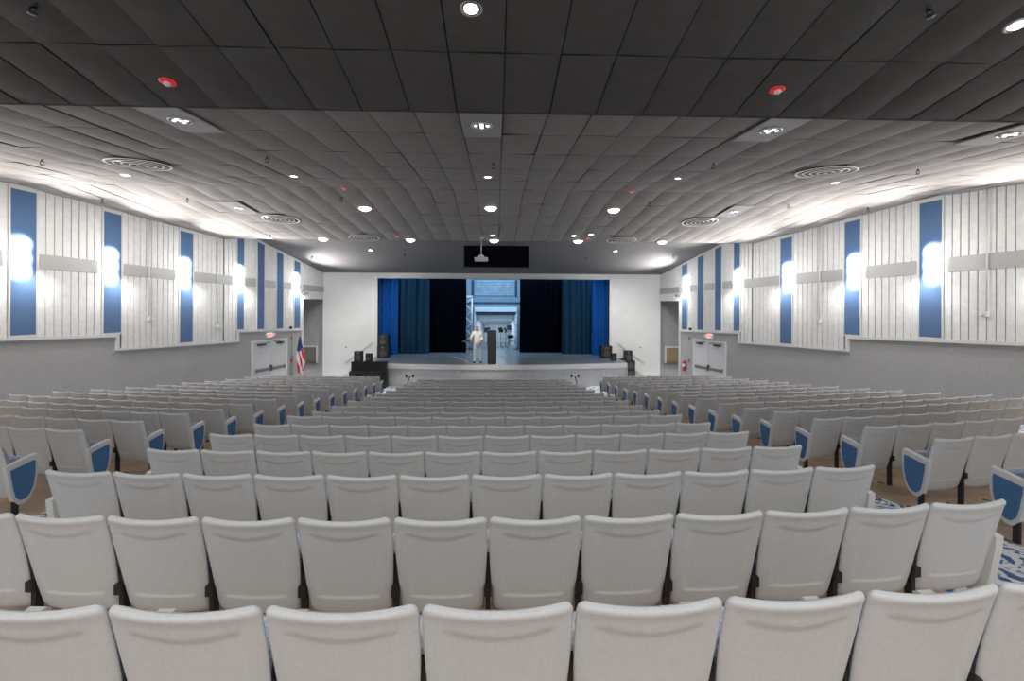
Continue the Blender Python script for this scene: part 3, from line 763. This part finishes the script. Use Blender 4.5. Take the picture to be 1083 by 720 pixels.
# fire extinguisher on right
T = wall_thing(1, 22.52, .62, 'fire_extinguisher', 'red and white fire extinguisher hung on the right wall by the niche', 'fire extinguisher', off=.10)
q = MB(); q.lathe([(0,0),(.075,0),(.085,.03),(.085,.36),(.06,.43),(.03,.46),(0,.46)], 20); q.build('cylinder', M['redp'], T)
q = MB(); q.lathe([(.087,.20),(.087,.33)], 20); q.build('white_label', M['trim'], T)
q = MB(); q.tube([(0,0,.45),(0,0,.52)], .02, 8); q.box(-.02,.02,-.09,.04,.51,.54,bev=.005); q.build('valve', M['vent'], T)
q = MB(); q.tube([(.02,0,.5),(.10,-.03,.46),(.12,-.03,.3),(.11,-.02,.12)], .012, 6); q.build('hose', M['black'], T)
q = MB(); q.box(-.03,.03,.08,.1,.1,.5); q.build('bracket', M['metal'], T)
# flag
T = thing('flag', 'United States flag hanging furled on a pole by the left niche', 'flag', (-9.02,22.1,0))
q = MB(); q.lathe([(0,0),(.16,0),(.15,.03),(.05,.06),(.02,.09),(0,.09)], 20); q.build('base', M['gold'], T)
q = MB(); q.tube([(0,0,.08),(0,0,2.35)], .016, 8); q.build('pole', M['gold'], T)
q = MB(); q.lathe([(0,2.33),(.03,2.36),(.02,2.40),(.03,2.44),(0,2.50)], 12); q.build('finial', M['gold'], T)
me = bpy.data.meshes.new('cloth'); vs = []; fs = []; uvs = []
nu, nv = 60, 24
for j in range(nv+1):
    v = j/nv; z = .62+1.62*v
    R_ = .035+.155*min(1,(1-v)*1.9)*(1-.30*max(0,(.25-v)/.25))
    for i in range(nu+1):
        u = i/nu; a = u*2*pi
        r = R_*(.72+.30*sin(a*5+1.3*v*3))
        vs.append((r*cos(a)*1.0+.02*sin(v*5), r*sin(a)*.75, z+.05*sin(a+1)*(1-v)))
        uvs.append((u,v))
for j in range(nv):
    for i in range(nu): a = j*(nu+1)+i; fs.append((a,a+1,a+nu+2,a+nu+1))
me.from_pydata(vs, [], fs); me.materials.append(M['flag'])
ul = me.uv_layers.new(name='UVMap')
for lp in me.loops: ul.data[lp.index].uv = uvs[lp.vertex_index]
for p in me.polygons: p.use_smooth = True
link('cloth', me, T)

# ------------------------------------------------------------------ person
def skin_body(name, joints, edges, lv=2):
    me = bpy.data.meshes.new(name); me.from_pydata([j[:3] for j in joints], edges, [])
    ob = bpy.data.objects.new(name, me); COL.objects.link(ob)
    md = ob.modifiers.new('s', 'SKIN'); md.use_smooth_shade = True
    sv = me.skin_vertices[0].data
    for i, j in enumerate(joints):
        r = j[3]; sv[i].radius = r if isinstance(r, tuple) else (r, r)
    sv[0].use_root = True
    sd = ob.modifiers.new('d', 'SUBSURF'); sd.levels = lv; sd.render_levels = lv
    dg = bpy.context.evaluated_depsgraph_get(); m2 = bpy.data.meshes.new_from_object(ob.evaluated_get(dg))
    bpy.data.objects.remove(ob)
    for p in m2.polygons: p.use_smooth = True
    return m2
def region(me, test, off, mat_, name, parent):
    bm = bmesh.new(); bm.from_mesh(me); bmesh.ops.recalc_face_normals(bm, faces=bm.faces); bm.normal_update()
    for v, n_ in [(v, v.normal.copy()) for v in bm.verts]: v.co += n_*off
    off_ = 0
    bmesh.ops.delete(bm, geom=[f for f in bm.faces if not test(f.calc_center_median())], context='FACES')
    for f in bm.faces: f.smooth = True
    m2 = bpy.data.meshes.new(name); bm.to_mesh(m2); bm.free(); m2.materials.clear(); m2.materials.append(mat_)
    return link(name, m2, parent)
# local: faces -y (towards the seats); x right
J = [(0,0,.95,(.17,.13)),(0,0,1.10,(.17,.13)),(0,-.02,1.27,(.18,.13)),(0,-.03,1.41,(.16,.11)),(0,-.035,1.485,.062),(0,-.045,1.535,.058),(0,-.06,1.60,(.088,.10)),(0,-.055,1.70,(.10,.115)), #0-7
     (-.09,0,.90,.09),(-.12,-.02,.52,.062),(-.13,.02,.10,.045),(-.14,-.05,.045,.042),(-.15,-.15,.035,.034),  #8-12 leg L
     (.09,0,.90,.09),(.13,.0,.52,.062),(.15,.04,.10,.045),(.16,-.03,.045,.042),(.17,-.13,.035,.034),  #13-17
     (-.17,-.03,1.43,.062),(-.29,-.06,1.20,.047),(-.32,-.26,1.08,.036),(-.33,-.33,1.06,.028),(-.335,-.38,1.055,.026), #18-22 arm
     (.17,-.03,1.43,.062),(.24,.0,1.17,.047),(.17,-.20,1.02,.036),(.13,-.26,1.01,.028),(.10,-.30,1.01,.026)] #23-27
Ed = [(0,1),(1,2),(2,3),(3,4),(4,5),(5,6),(6,7),(0,8),(8,9),(9,10),(10,11),(11,12),(0,13),(13,14),(14,15),(15,16),(16,17),(3,18),(18,19),(19,20),(20,21),(21,22),(3,23),(23,24),(24,25),(25,26),(26,27)]
def hand(J, Ed, root, p, d, s):
    px = Vector(p); d = Vector(d).normalized(); side = d.cross(Vector((0,0,1))).normalized()
    for k in range(4):
        o_ = side*(.022*(k-1.5)); L_ = [.060,.070,.066,.052][k]
        a = px+o_*.8+d*.02; b = a+d*L_*.5+Vector((0,0,-.006)); c_ = b+d*L_*.4+Vector((0,0,-.022))
        i0 = len(J); J += [(*a,.0095),(*b,.0085),(*c_,.007)]; Ed += [(root,i0),(i0,i0+1),(i0+1,i0+2)]
    a = px+side*s*.03-d*.01; b = a+side*s*.025+d*.03; i0 = len(J); J += [(*a,.011),(*b,.009)]; Ed += [(root,i0),(i0,i0+1)]
hand(J, Ed, 22, J[22][:3], (0,-1,-.2), 1); hand(J, Ed, 27, J[27][:3], (-.5,-.8,0), -1)
body = skin_body('body', J, Ed); body.materials.clear(); body.materials.append(M['skin'])
P_ = thing('person', 'person in white shirt and pale trousers standing on stage beside the speaker stack', 'person', (-.88,22.0,SH), .12)
link('body', body, P_)
arm = lambda c_: abs(c_.x) > .19 and c_.z > 1.0
region(body, lambda c_: (.93 < c_.z < 1.475 and c_.y > -.20 and not (c_.z < 1.13 and arm(c_) and c_.y < -.20)), .016, M['shirt'], 'shirt', P_)
region(body, lambda c_: .09 < c_.z < 1.0 and not (abs(c_.x) > .22 and c_.z > .9) and c_.y > -.14, .014, M['trouser'], 'trousers', P_)
region(body, lambda c_: c_.z < .085, .01, M['black'], 'shoes', P_)
region(body, lambda c_: (c_.z > 1.69 and c_.y > -.12) or c_.z > 1.725 or (c_.z > 1.61 and c_.y > -.03), .010, M['hair'], 'hair', P_)
fv = [v.co for v in body.vertices if v.co.z > 1.6 and abs(v.co.x) < .05]
EY = min(v.y for v in fv)+.012
print('FACE', EY, max(v.co.z for v in body.vertices), max(v.co.x for v in body.vertices if v.co.z > 1.6))
q = MB(); q.lathe([(0,-.012),(.009,-.008),(.012,0),(.009,.008),(0,.012)], 8, tf=Matrix.Translation((-.032,EY,1.662))); q.lathe([(0,-.012),(.009,-.008),(.012,0),(.009,.008),(0,.012)], 8, tf=Matrix.Translation((.032,EY,1.662)))
q.build('eyes', M['eye'], P_)
q = MB(); q.add([(-.016,EY,1.618),(.016,EY,1.618),(0,EY-.035,1.624),(0,EY-.005,1.668)], [(0,1,2),(0,2,3),(1,3,2),(0,3,1)]); q.build('nose', M['skin'], P_)
q = MB(); q.box(-.026,.026,EY-.008,EY+.02,1.586,1.594); q.build('mouth', M['redp'], P_)
for s_ in (-1,1):
    q = MB(); q.lathe([(0,-.012),(.022,-.008),(.030,0),(.022,.008),(0,.012)], 12, tf=Matrix.Translation((s_*.092,-.05,1.64)) @ Matrix.Rotation(pi/2,4,'Y')); q.build('ear', M['skin'], P_)
# the stand the person leans on
T = thing('keyboard_stand', 'small dark desk on a stand at the left of the person', 'stand', (-1.30,21.62,SH), .05)
q = MB(); q.box(-.26,.26,-.13,.13,1.0,1.035,bev=.008); q.build('desk', M['darkm'], T)
q = MB(); q.box(-.10,.14,-.08,.08,1.037,1.09,bev=.01); q.build('mixer', M['black'], T)
q = MB(); q.tube([(0,0,.3),(0,0,1.0)], .018, 8); q.build('pole', M['metal'], T)
for k in range(3):
    a = k*2*pi/3+.3; q = MB(); q.tube([(0,0,.32),(.24*cos(a),.24*sin(a),.014)], .012, 6); q.build('leg', M['metal'], T)
T = thing('cable', 'pale cable lying on the stage floor left of the person', 'cable', (0,0,SH+.008))
q = MB(); q.tube([(-2.2,24.3,0),(-1.95,23.9,0),(-1.65,23.3,0),(-1.5,22.6,0),(-1.3,22.2,0)], .010, 6); q.build('sheath', M['trim'], T)

# ------------------------------------------------------------------ auditorium chair
PR = [(.25,.155),(.30,.135),(.40,.108),(.50,.088),(.60,.066),(.70,.040),(.80,.012),(.86,-.004)]
def sstep(a, b, x):
    t = min(1, max(0, (x-a)/(b-a))); return t*t*(3-2*t)
def shell_mesh(lo=False):
    mb = MB(); Z0, Z1 = .25, .86
    if lo: S = [-1,-.9,-.5,0,.5,.9,1]; Zs = [Z0,.3,.5,.7,.82,.85,Z1]
    else:
        S = [-1,-.985,-.96,-.92,-.86,-.80,-.74,-.68,-.6,-.48,-.36,-.24,-.12,0]; S = S+[-s for s in S[:-1][::-1]]
        Zs = [Z0,.253,.26,.275,.30,.33,.35,.362,.368,.375,.382,.39,.42,.46,.5,.54,.58,.62,.66,.69,.71,.725,.738,.75,.762,.775,.79,.81,.828,.841,.850,.856,.8590,Z1]
    def hwz(z):
        h = .248+(.269-.248)*sstep(.25,.70,z)
        if z > Z1-.035: d = z-(Z1-.035); h -= .035-sqrt(max(0,.035**2-d*d))
        if z < Z0+.05: d = (Z0+.05)-z; h -= .05-sqrt(max(0,.05**2-d*d))
        return h
    fr, bk = [], []
    for z in Zs:
        for s in S:
            T_ = .030 + .016*sstep(.80,.845,z)
            e = max(0, 1-abs(s)**14)**.5 * max(0, 1-sstep(.835,Z1,z)**3*1.0)**.5 * sstep(Z0-.006,.262,z)
            h = T_*e/2
            yc = interp(PR, z) + .030*s*s + .02
            x = s*hwz(z); zz = z - .016 + .012*s*s*sstep(.6,.86,z)
            top = .765-.022*(1-(s/.62)**2) if abs(s) < .62 else .765
            inner = (1-sstep(.66,.76,abs(s)))*sstep(.365,.385,z)*(1-sstep(top-.004,top+.012,z))
            side_in = .55+.45*sstep(.2,.7,1-abs(s))
            bk.append((x, yc-h+.007*inner, zz)); fr.append((x, yc+h, zz))
    n = len(S); fs = []
    for j in range(len(Zs)-1):
        for i in range(n-1): a = j*n+i; fs.append((a,a+1,a+n+1,a+n))
    mb.add(bk, fs, 0, True); mb.add(fr, [f[::-1] for f in fs], 0, True)
    # side closing
    N = len(bk)
    for j in range(len(Zs)-1):
        for i in (0, n-1):
            a = j*n+i; mb.add([bk[a],bk[a+n],fr[a+n],fr[a]], [(0,1,2,3)], 0, True)
    return mb
def cushion():
    mb = MB(); S = [-1,-.96,-.8,-.4,0,.4,.8,.96,1]; Zs = [.36,.37,.42,.55,.68,.76,.79,.80]
    out = []
    for z in Zs:
        for s in S:
            e = max(0,1-abs(s)**8)**.5 * max(0,1-abs((z-.58)/.22)**8)**.5
            out.append((s*(.212+.032*sstep(.3,.62,z)), interp(PR,z)+.030*s*s+.032+.075*e, z))
    base = [(x, interp(PR,z)+.030*(x/.25)**2+.03, z) for x,_,z in out]
    n = len(S); fs = [(j*n+i,j*n+i+1,(j+1)*n+i+1,(j+1)*n+i) for j in range(len(Zs)-1) for i in range(n-1)]
    mb.add(out, fs, 0, True); mb.add(base, fs, 0, True); return mb
def seat_tf(): return Matrix.Translation((0,.21,.33)) @ Matrix.Rotation(radians(69),4,'X')
def seat_pan():
    return MB().box(-.235,.235,-.02,.32,-.045,-.005, tf=seat_tf(), bev=.018)
def seat_cush():
    mb = MB(); S = 8; vs = []; fs = []
    for j in range(S+1):
        for i in range(S+1):
            u, v = i/S*2-1, j/S*2-1
            e = max(0,1-abs(u)**6)**.5*max(0,1-abs(v)**6)**.5
            vs.append((u*.23, .145+v*.165, -.005+.06*e))
    for j in range(S):
        for i in range(S): a = j*(S+1)+i; fs.append((a,a+1,a+S+2,a+S+1))
    return mb.add(vs, fs, 0, True, tf=seat_tf())
def arm_mb(x):
    return MB().prism([(.15,.60),(.36,.605),(.37,.63),(.35,.645),(.16,.64),(.145,.625)], x-.034, x+.034, 'x')
def leg_mb(x):
    mb = MB(); mb.box(x-.014,x+.014,.15,.20,.0,.59); mb.box(x-.016,x+.016,.06,.32,.0,.016); mb.box(x-.02,x+.02,.12,.30,.36,.42)
    return mb
PAN = [(.08,.60),(.49,.655),(.505,.63),(.50,.45),(.46,.30),(.40,.215),(.32,.175),(.24,.175),(.17,.23),(.13,.35),(.09,.52)]
PAN = [(.08+(a-.08)*.68, b) for a, b in PAN]
def panel_mb(x): return MB().prism(PAN, x-.028, x+.028, 'x')
def inset_mb(x, s):
    cx_, cy_ = .23, .42
    pl = [(cx_+(a-cx_)*.78, cy_+(b-cy_)*.78-.01) for a, b in PAN]
    a, b = sorted((x+s*.026, x+s*.036)); return MB().prism(pl, a, b, 'x')
me_shell = shell_mesh().mesh('backrest', M['shell'])
me_cush = cushion().mesh('back_cushion', M['fabric'])
me_pan = seat_pan().mesh('seat', M['shell'])
me_sc = seat_cush().mesh('seat_cushion', M['fabric'])
HWC = .275
me_arm = {s: arm_mb(s*HWC).mesh('armrest', M['rim']) for s in (-1,1)}
me_leg = {s: leg_mb(s*HWC).mesh('leg', M['black']) for s in (-1,1)}
me_pnl = {s: panel_mb(s*HWC).mesh('end_panel', M['rim']) for s in (-1,1)}
me_ins = {s: inset_mb(s*HWC, s).mesh('fabric_inset', M['inset']) for s in (-1,1)}
def low_chair(mb, tf, ends):
    lo = shell_mesh(True)
    for part, mi in ((lo,0),(MB().box(-.22,.22,.12,.16,.38,.78),1),(MB().box(-.22,.22,-.02,.34,-.04,.04,tf=seat_tf()),1)):
        for f, sm in zip(part.f, part.sm): pass
        o_ = len(mb.v); mb.v += [tuple(tf @ Vector(p)) for p in part.v]
        for f, sm in zip(part.f, part.sm): mb.f.append(tuple(i+o_ for i in f)); mb.m.append(mi); mb.sm.append(sm)
    for s in (-1,1):
        for part, mi in ([(arm_mb(s*HWC),2),(leg_mb(s*HWC),3)] if s not in ends else [(panel_mb(s*HWC),2),(inset_mb(s*HWC,s),4),(leg_mb(s*HWC),3)]):
            o_ = len(mb.v); mb.v += [tuple(tf @ Vector(p)) for p in part.v]
            for f in part.f: mb.f.append(tuple(i+o_ for i in f)); mb.m.append(mi); mb.sm.append(False)
# camera maths (only to skip chairs that lie wholly outside the frame)
TH = radians(1.89)
def proj(X, Y, Z):
    d = Y*cos(TH)+X*sin(TH); xr = X*cos(TH)-Y*sin(TH)
    return (541.5+500*xr/d, 320+500*(E-Z)/d) if d > .1 else (9999, 9999)
NUM = ['first','second','third','fourth','fifth','sixth','seventh','eighth','ninth','tenth','eleventh','twelfth','thirteenth','fourteenth','fifteenth','sixteenth','seventeenth','eighteenth']
chairs = []
def add_row(block, n, xa, xb, cnt, ends):
    """chairs from xa to xb; ends = set of indexes (0 / cnt-1) that carry an end panel, with the side"""
    w_ = (xb-xa)/cnt; row = []
    for i in range(cnt):
        X = xa+(i+.5)*w_; Y = rowY(n, X); Z = rowZ(n)
        ang = math.atan(2*interp(KS,n)*(X-XC))
        pl, pr = proj(X-w_*.45, Y, Z+.8), proj(X+w_*.45, Y, Z+.8)
        mg = 42 if (block == 'left' and i == cnt-1) or (block == 'right' and i == 0) else 0
        if pr[0] < 2-mg or pl[0] > 1081+mg: continue
        en = []
        if i == 0: en.append(-1)
        if i == cnt-1: en.append(1)
        row.append(dict(block=block, n=n, i=i, X=X, Y=Y, Z=Z, a=ang, w=w_/cos(ang), ends=en, last=(i == cnt-1), d=sqrt(X*X+Y*Y+(E-Z)**2)))
    return row
CNT = {1:8,2:12,3:12,4:12,5:12,6:12,7:11,8:11,9:11,10:11,11:11,12:10,13:10,14:10,15:10,16:10,17:9}
rows = {'centre':[], 'left':[], 'right':[]}
for n in range(1,18):
    c_ = interp(CEN, n); xa, xb = XC-c_, XC+c_
    if n == 1: xa, xb = -1.934, 2.514
    if n == 2: xa, xb = -3.25, 3.17
    if n == 3: xa, xb = -3.50, 3.12
    r_ = add_row('centre', n, xa, xb, CNT[n], None)
    if n == 1:
        for c in r_: c['ends'] = []
    rows['centre'].append(r_)
for side, sn in ((-1,'left'),(1,'right')):
    for n in range(3,19):
        a_, o_ = interp(AIS, n)+.05, interp(OUT, n)
        cnt = round((o_-a_)/.535); xs_ = sorted((XC+side*a_, XC+side*o_))
        r_ = add_row(sn, n, xs_[0], xs_[1], cnt, None)
        if side < 0: r_ = r_[::-1]
        if r_: rows[sn].append(r_)
for blk, rr in rows.items():
    for ri, r_ in enumerate(rr):
        for k, c in enumerate(r_):
            rowt = 'nearest row' if ri == 0 else NUM[ri]+' nearest row'
            if blk == 'centre':
                full = ri in (1,) ; pos = NUM[k]+' from the left'
                if k == len(r_)-1 and ri > 0: pos = 'at the right end'
                c['label'] = f'grey auditorium chair {pos} in the {rowt} of the centre block'
            elif k == 0 and (-1 if blk == 'right' else 1) in c['ends']:
                c['label'] = f'grey aisle chair with blue end panel in the {rowt}, {blk} block'
            else:
                c['label'] = f'grey auditorium chair {NUM[k]} from the aisle, {rowt} of the {blk} block'
            chairs.append(c)
chairs.sort(key=lambda c: c['d'])
for c in chairs[:300]:
    T = thing('auditorium_chair', c['label'], 'chair', (c['X'],c['Y'],c['Z']), c['a'], f'auditorium chairs of the {c["block"]} block')
    T.scale = (c['w']/.55, 1, 1)
    link('backrest', me_shell, T)
    link('back_cushion', me_cush, T)
    st = link('seat', me_pan, T); link('seat_cushion', me_sc, st)
    for s in (-1,1):
        if s in c['ends']:
            p_ = link('end_panel', me_pnl[s], T); link('fabric_inset', me_ins[s], p_); link('leg', me_leg[s], T)
        elif s == -1 or c['last']:
            link('armrest', me_arm[s], T); link('leg', me_leg[s], T)
    if c['n'] == 1 and c['X'] > 2.1:
        link('armrest', me_arm[1], T); link('leg', me_leg[1], T)
far = MB()
for c in chairs[300:]:
    tf = Matrix.Translation((c['X'],c['Y'],c['Z'])) @ Matrix.Rotation(c['a'],4,'Z') @ Matrix.Diagonal((c['w']/.55,1,1,1))
    low_chair(far, tf, c['ends'])
me = bpy.data.meshes.new('auditorium_chair'); me.from_pydata(far.v, [], far.f)
for k in ('shell','fabric','rim','black','inset'): me.materials.append(M[k])
me.polygons.foreach_set('material_index', far.m); me.polygons.foreach_set('use_smooth', far.sm); me.update()
o_ = link('auditorium_chair', me)
tag(o_, 'the farthest small grey auditorium chairs in the rows closest to the stage', 'chair', kind='stuff')
print('CHAIRS', len(chairs), 'stuff', len(chairs[300:]))

# ------------------------------------------------------------------ lights
def area(name, loc, rot, sx, sy, en, col=(1,1,1)):
    ld = bpy.data.lights.new(name, 'AREA'); ld.shape = 'RECTANGLE'; ld.size = sx; ld.size_y = sy; ld.energy = en; ld.color = col
    o_ = bpy.data.objects.new(name, ld); COL.objects.link(o_); o_.location = loc; o_.rotation_euler = rot; return o_
def spot(name, loc, en, ang=120, col=(1,.98,.955), size=.12, rot=(0,0,0)):
    ld = bpy.data.lights.new(name, 'SPOT'); ld.energy = en; ld.spot_size = radians(ang); ld.spot_blend = .8; ld.shadow_soft_size = size; ld.color = col
    o_ = bpy.data.objects.new(name, ld); COL.objects.link(o_); o_.location = loc; o_.rotation_euler = rot; return o_
for X, Y in [(-.25,4.49),(5.16,4.53),(-5.3,4.5),(-.22,6.85),(-4.49,6.85),(4.04,6.85),(7.7,6.85),(-7.7,6.85),(-.21,10.62),(-8.37,10.95),(-4.57,10.81),(4.05,10.45),(7.84,10.73),
             (-7.56,14.1),(7.09,13.9),(-.18,13.89),(-3.88,14.05),(3.47,13.95),(-.1,18.1),(-3.3,18.1),(3.15,18.1),(-6.6,18.1),(6.45,18.1),(-5.62,21.29),(5.36,21.17),
             ]:
    spot('can_light', (X,Y,ceil(Y)-.16), 22)
for X in (-3.4, 0, 3.4): spot('rear_fill', (X,-.9,ceil(-.9)-.2), 340, 84, rot=(radians(30),0,0), size=.35)  # added unseen lights behind the camera, brighten the near chair backs
for X in (-5.2, 5.2): spot('front_fill', (X,20.6,ceil(20.6)-.2), 640, 110, rot=(radians(28),0,0), size=.3)  # added lights without fixtures, brighten the front wall and stage front
spot('stage_fill', (-.4,17.9,ceil(17.9)-.15), 800, 34, (1,.98,.95), .1, rot=(radians(43),0,0))  # added light without a fixture, brightens the person at stage centre
# stage lighting
area('stage_border', (0,25.2,6.9), (radians(12),0,0), 11, .5, 260, (.45,.72,1))
area('back_border', (0,27.6,6.8), (radians(-10),0,0), 8, 1.0, 260, (.50,.75,1))
area('shell_light', (0,31.2,2.75), (0,0,0), 1.2, 1.2, 110, (.72,.87,1))
for s in (-1,1):
    spot('leg_light', (s*4.6,24.95,6.6), 260, 60, (.35,.6,1), .15, rot=(0,radians(-s*14),0))
w_ = bpy.data.worlds.new('World'); scene.world = w_; w_.use_nodes = True
w_.node_tree.nodes['Background'].inputs['Color'].default_value = (.95,.97,1,1)
w_.node_tree.nodes['Background'].inputs['Strength'].default_value = .8

# ------------------------------------------------------------------ camera
cd = bpy.data.cameras.new('camera'); cam = bpy.data.objects.new('camera', cd); COL.objects.link(cam)
cd.sensor_width = 36; cd.lens = 500*36/1083; cd.shift_y = -(360-320)/1083; cd.clip_start = .05
cam.location = (0,0,E)
R = Matrix.Rotation(-TH,4,'Z') @ Matrix.Rotation(pi/2,4,'X') @ Matrix.Rotation(0.0047,4,'Z')
cam.matrix_world = Matrix.Translation((0,0,E)) @ R
scene.camera = cam
scene.view_settings.view_transform = 'Standard'
scene.view_settings.exposure = .13
scene.cycles.max_bounces = 6
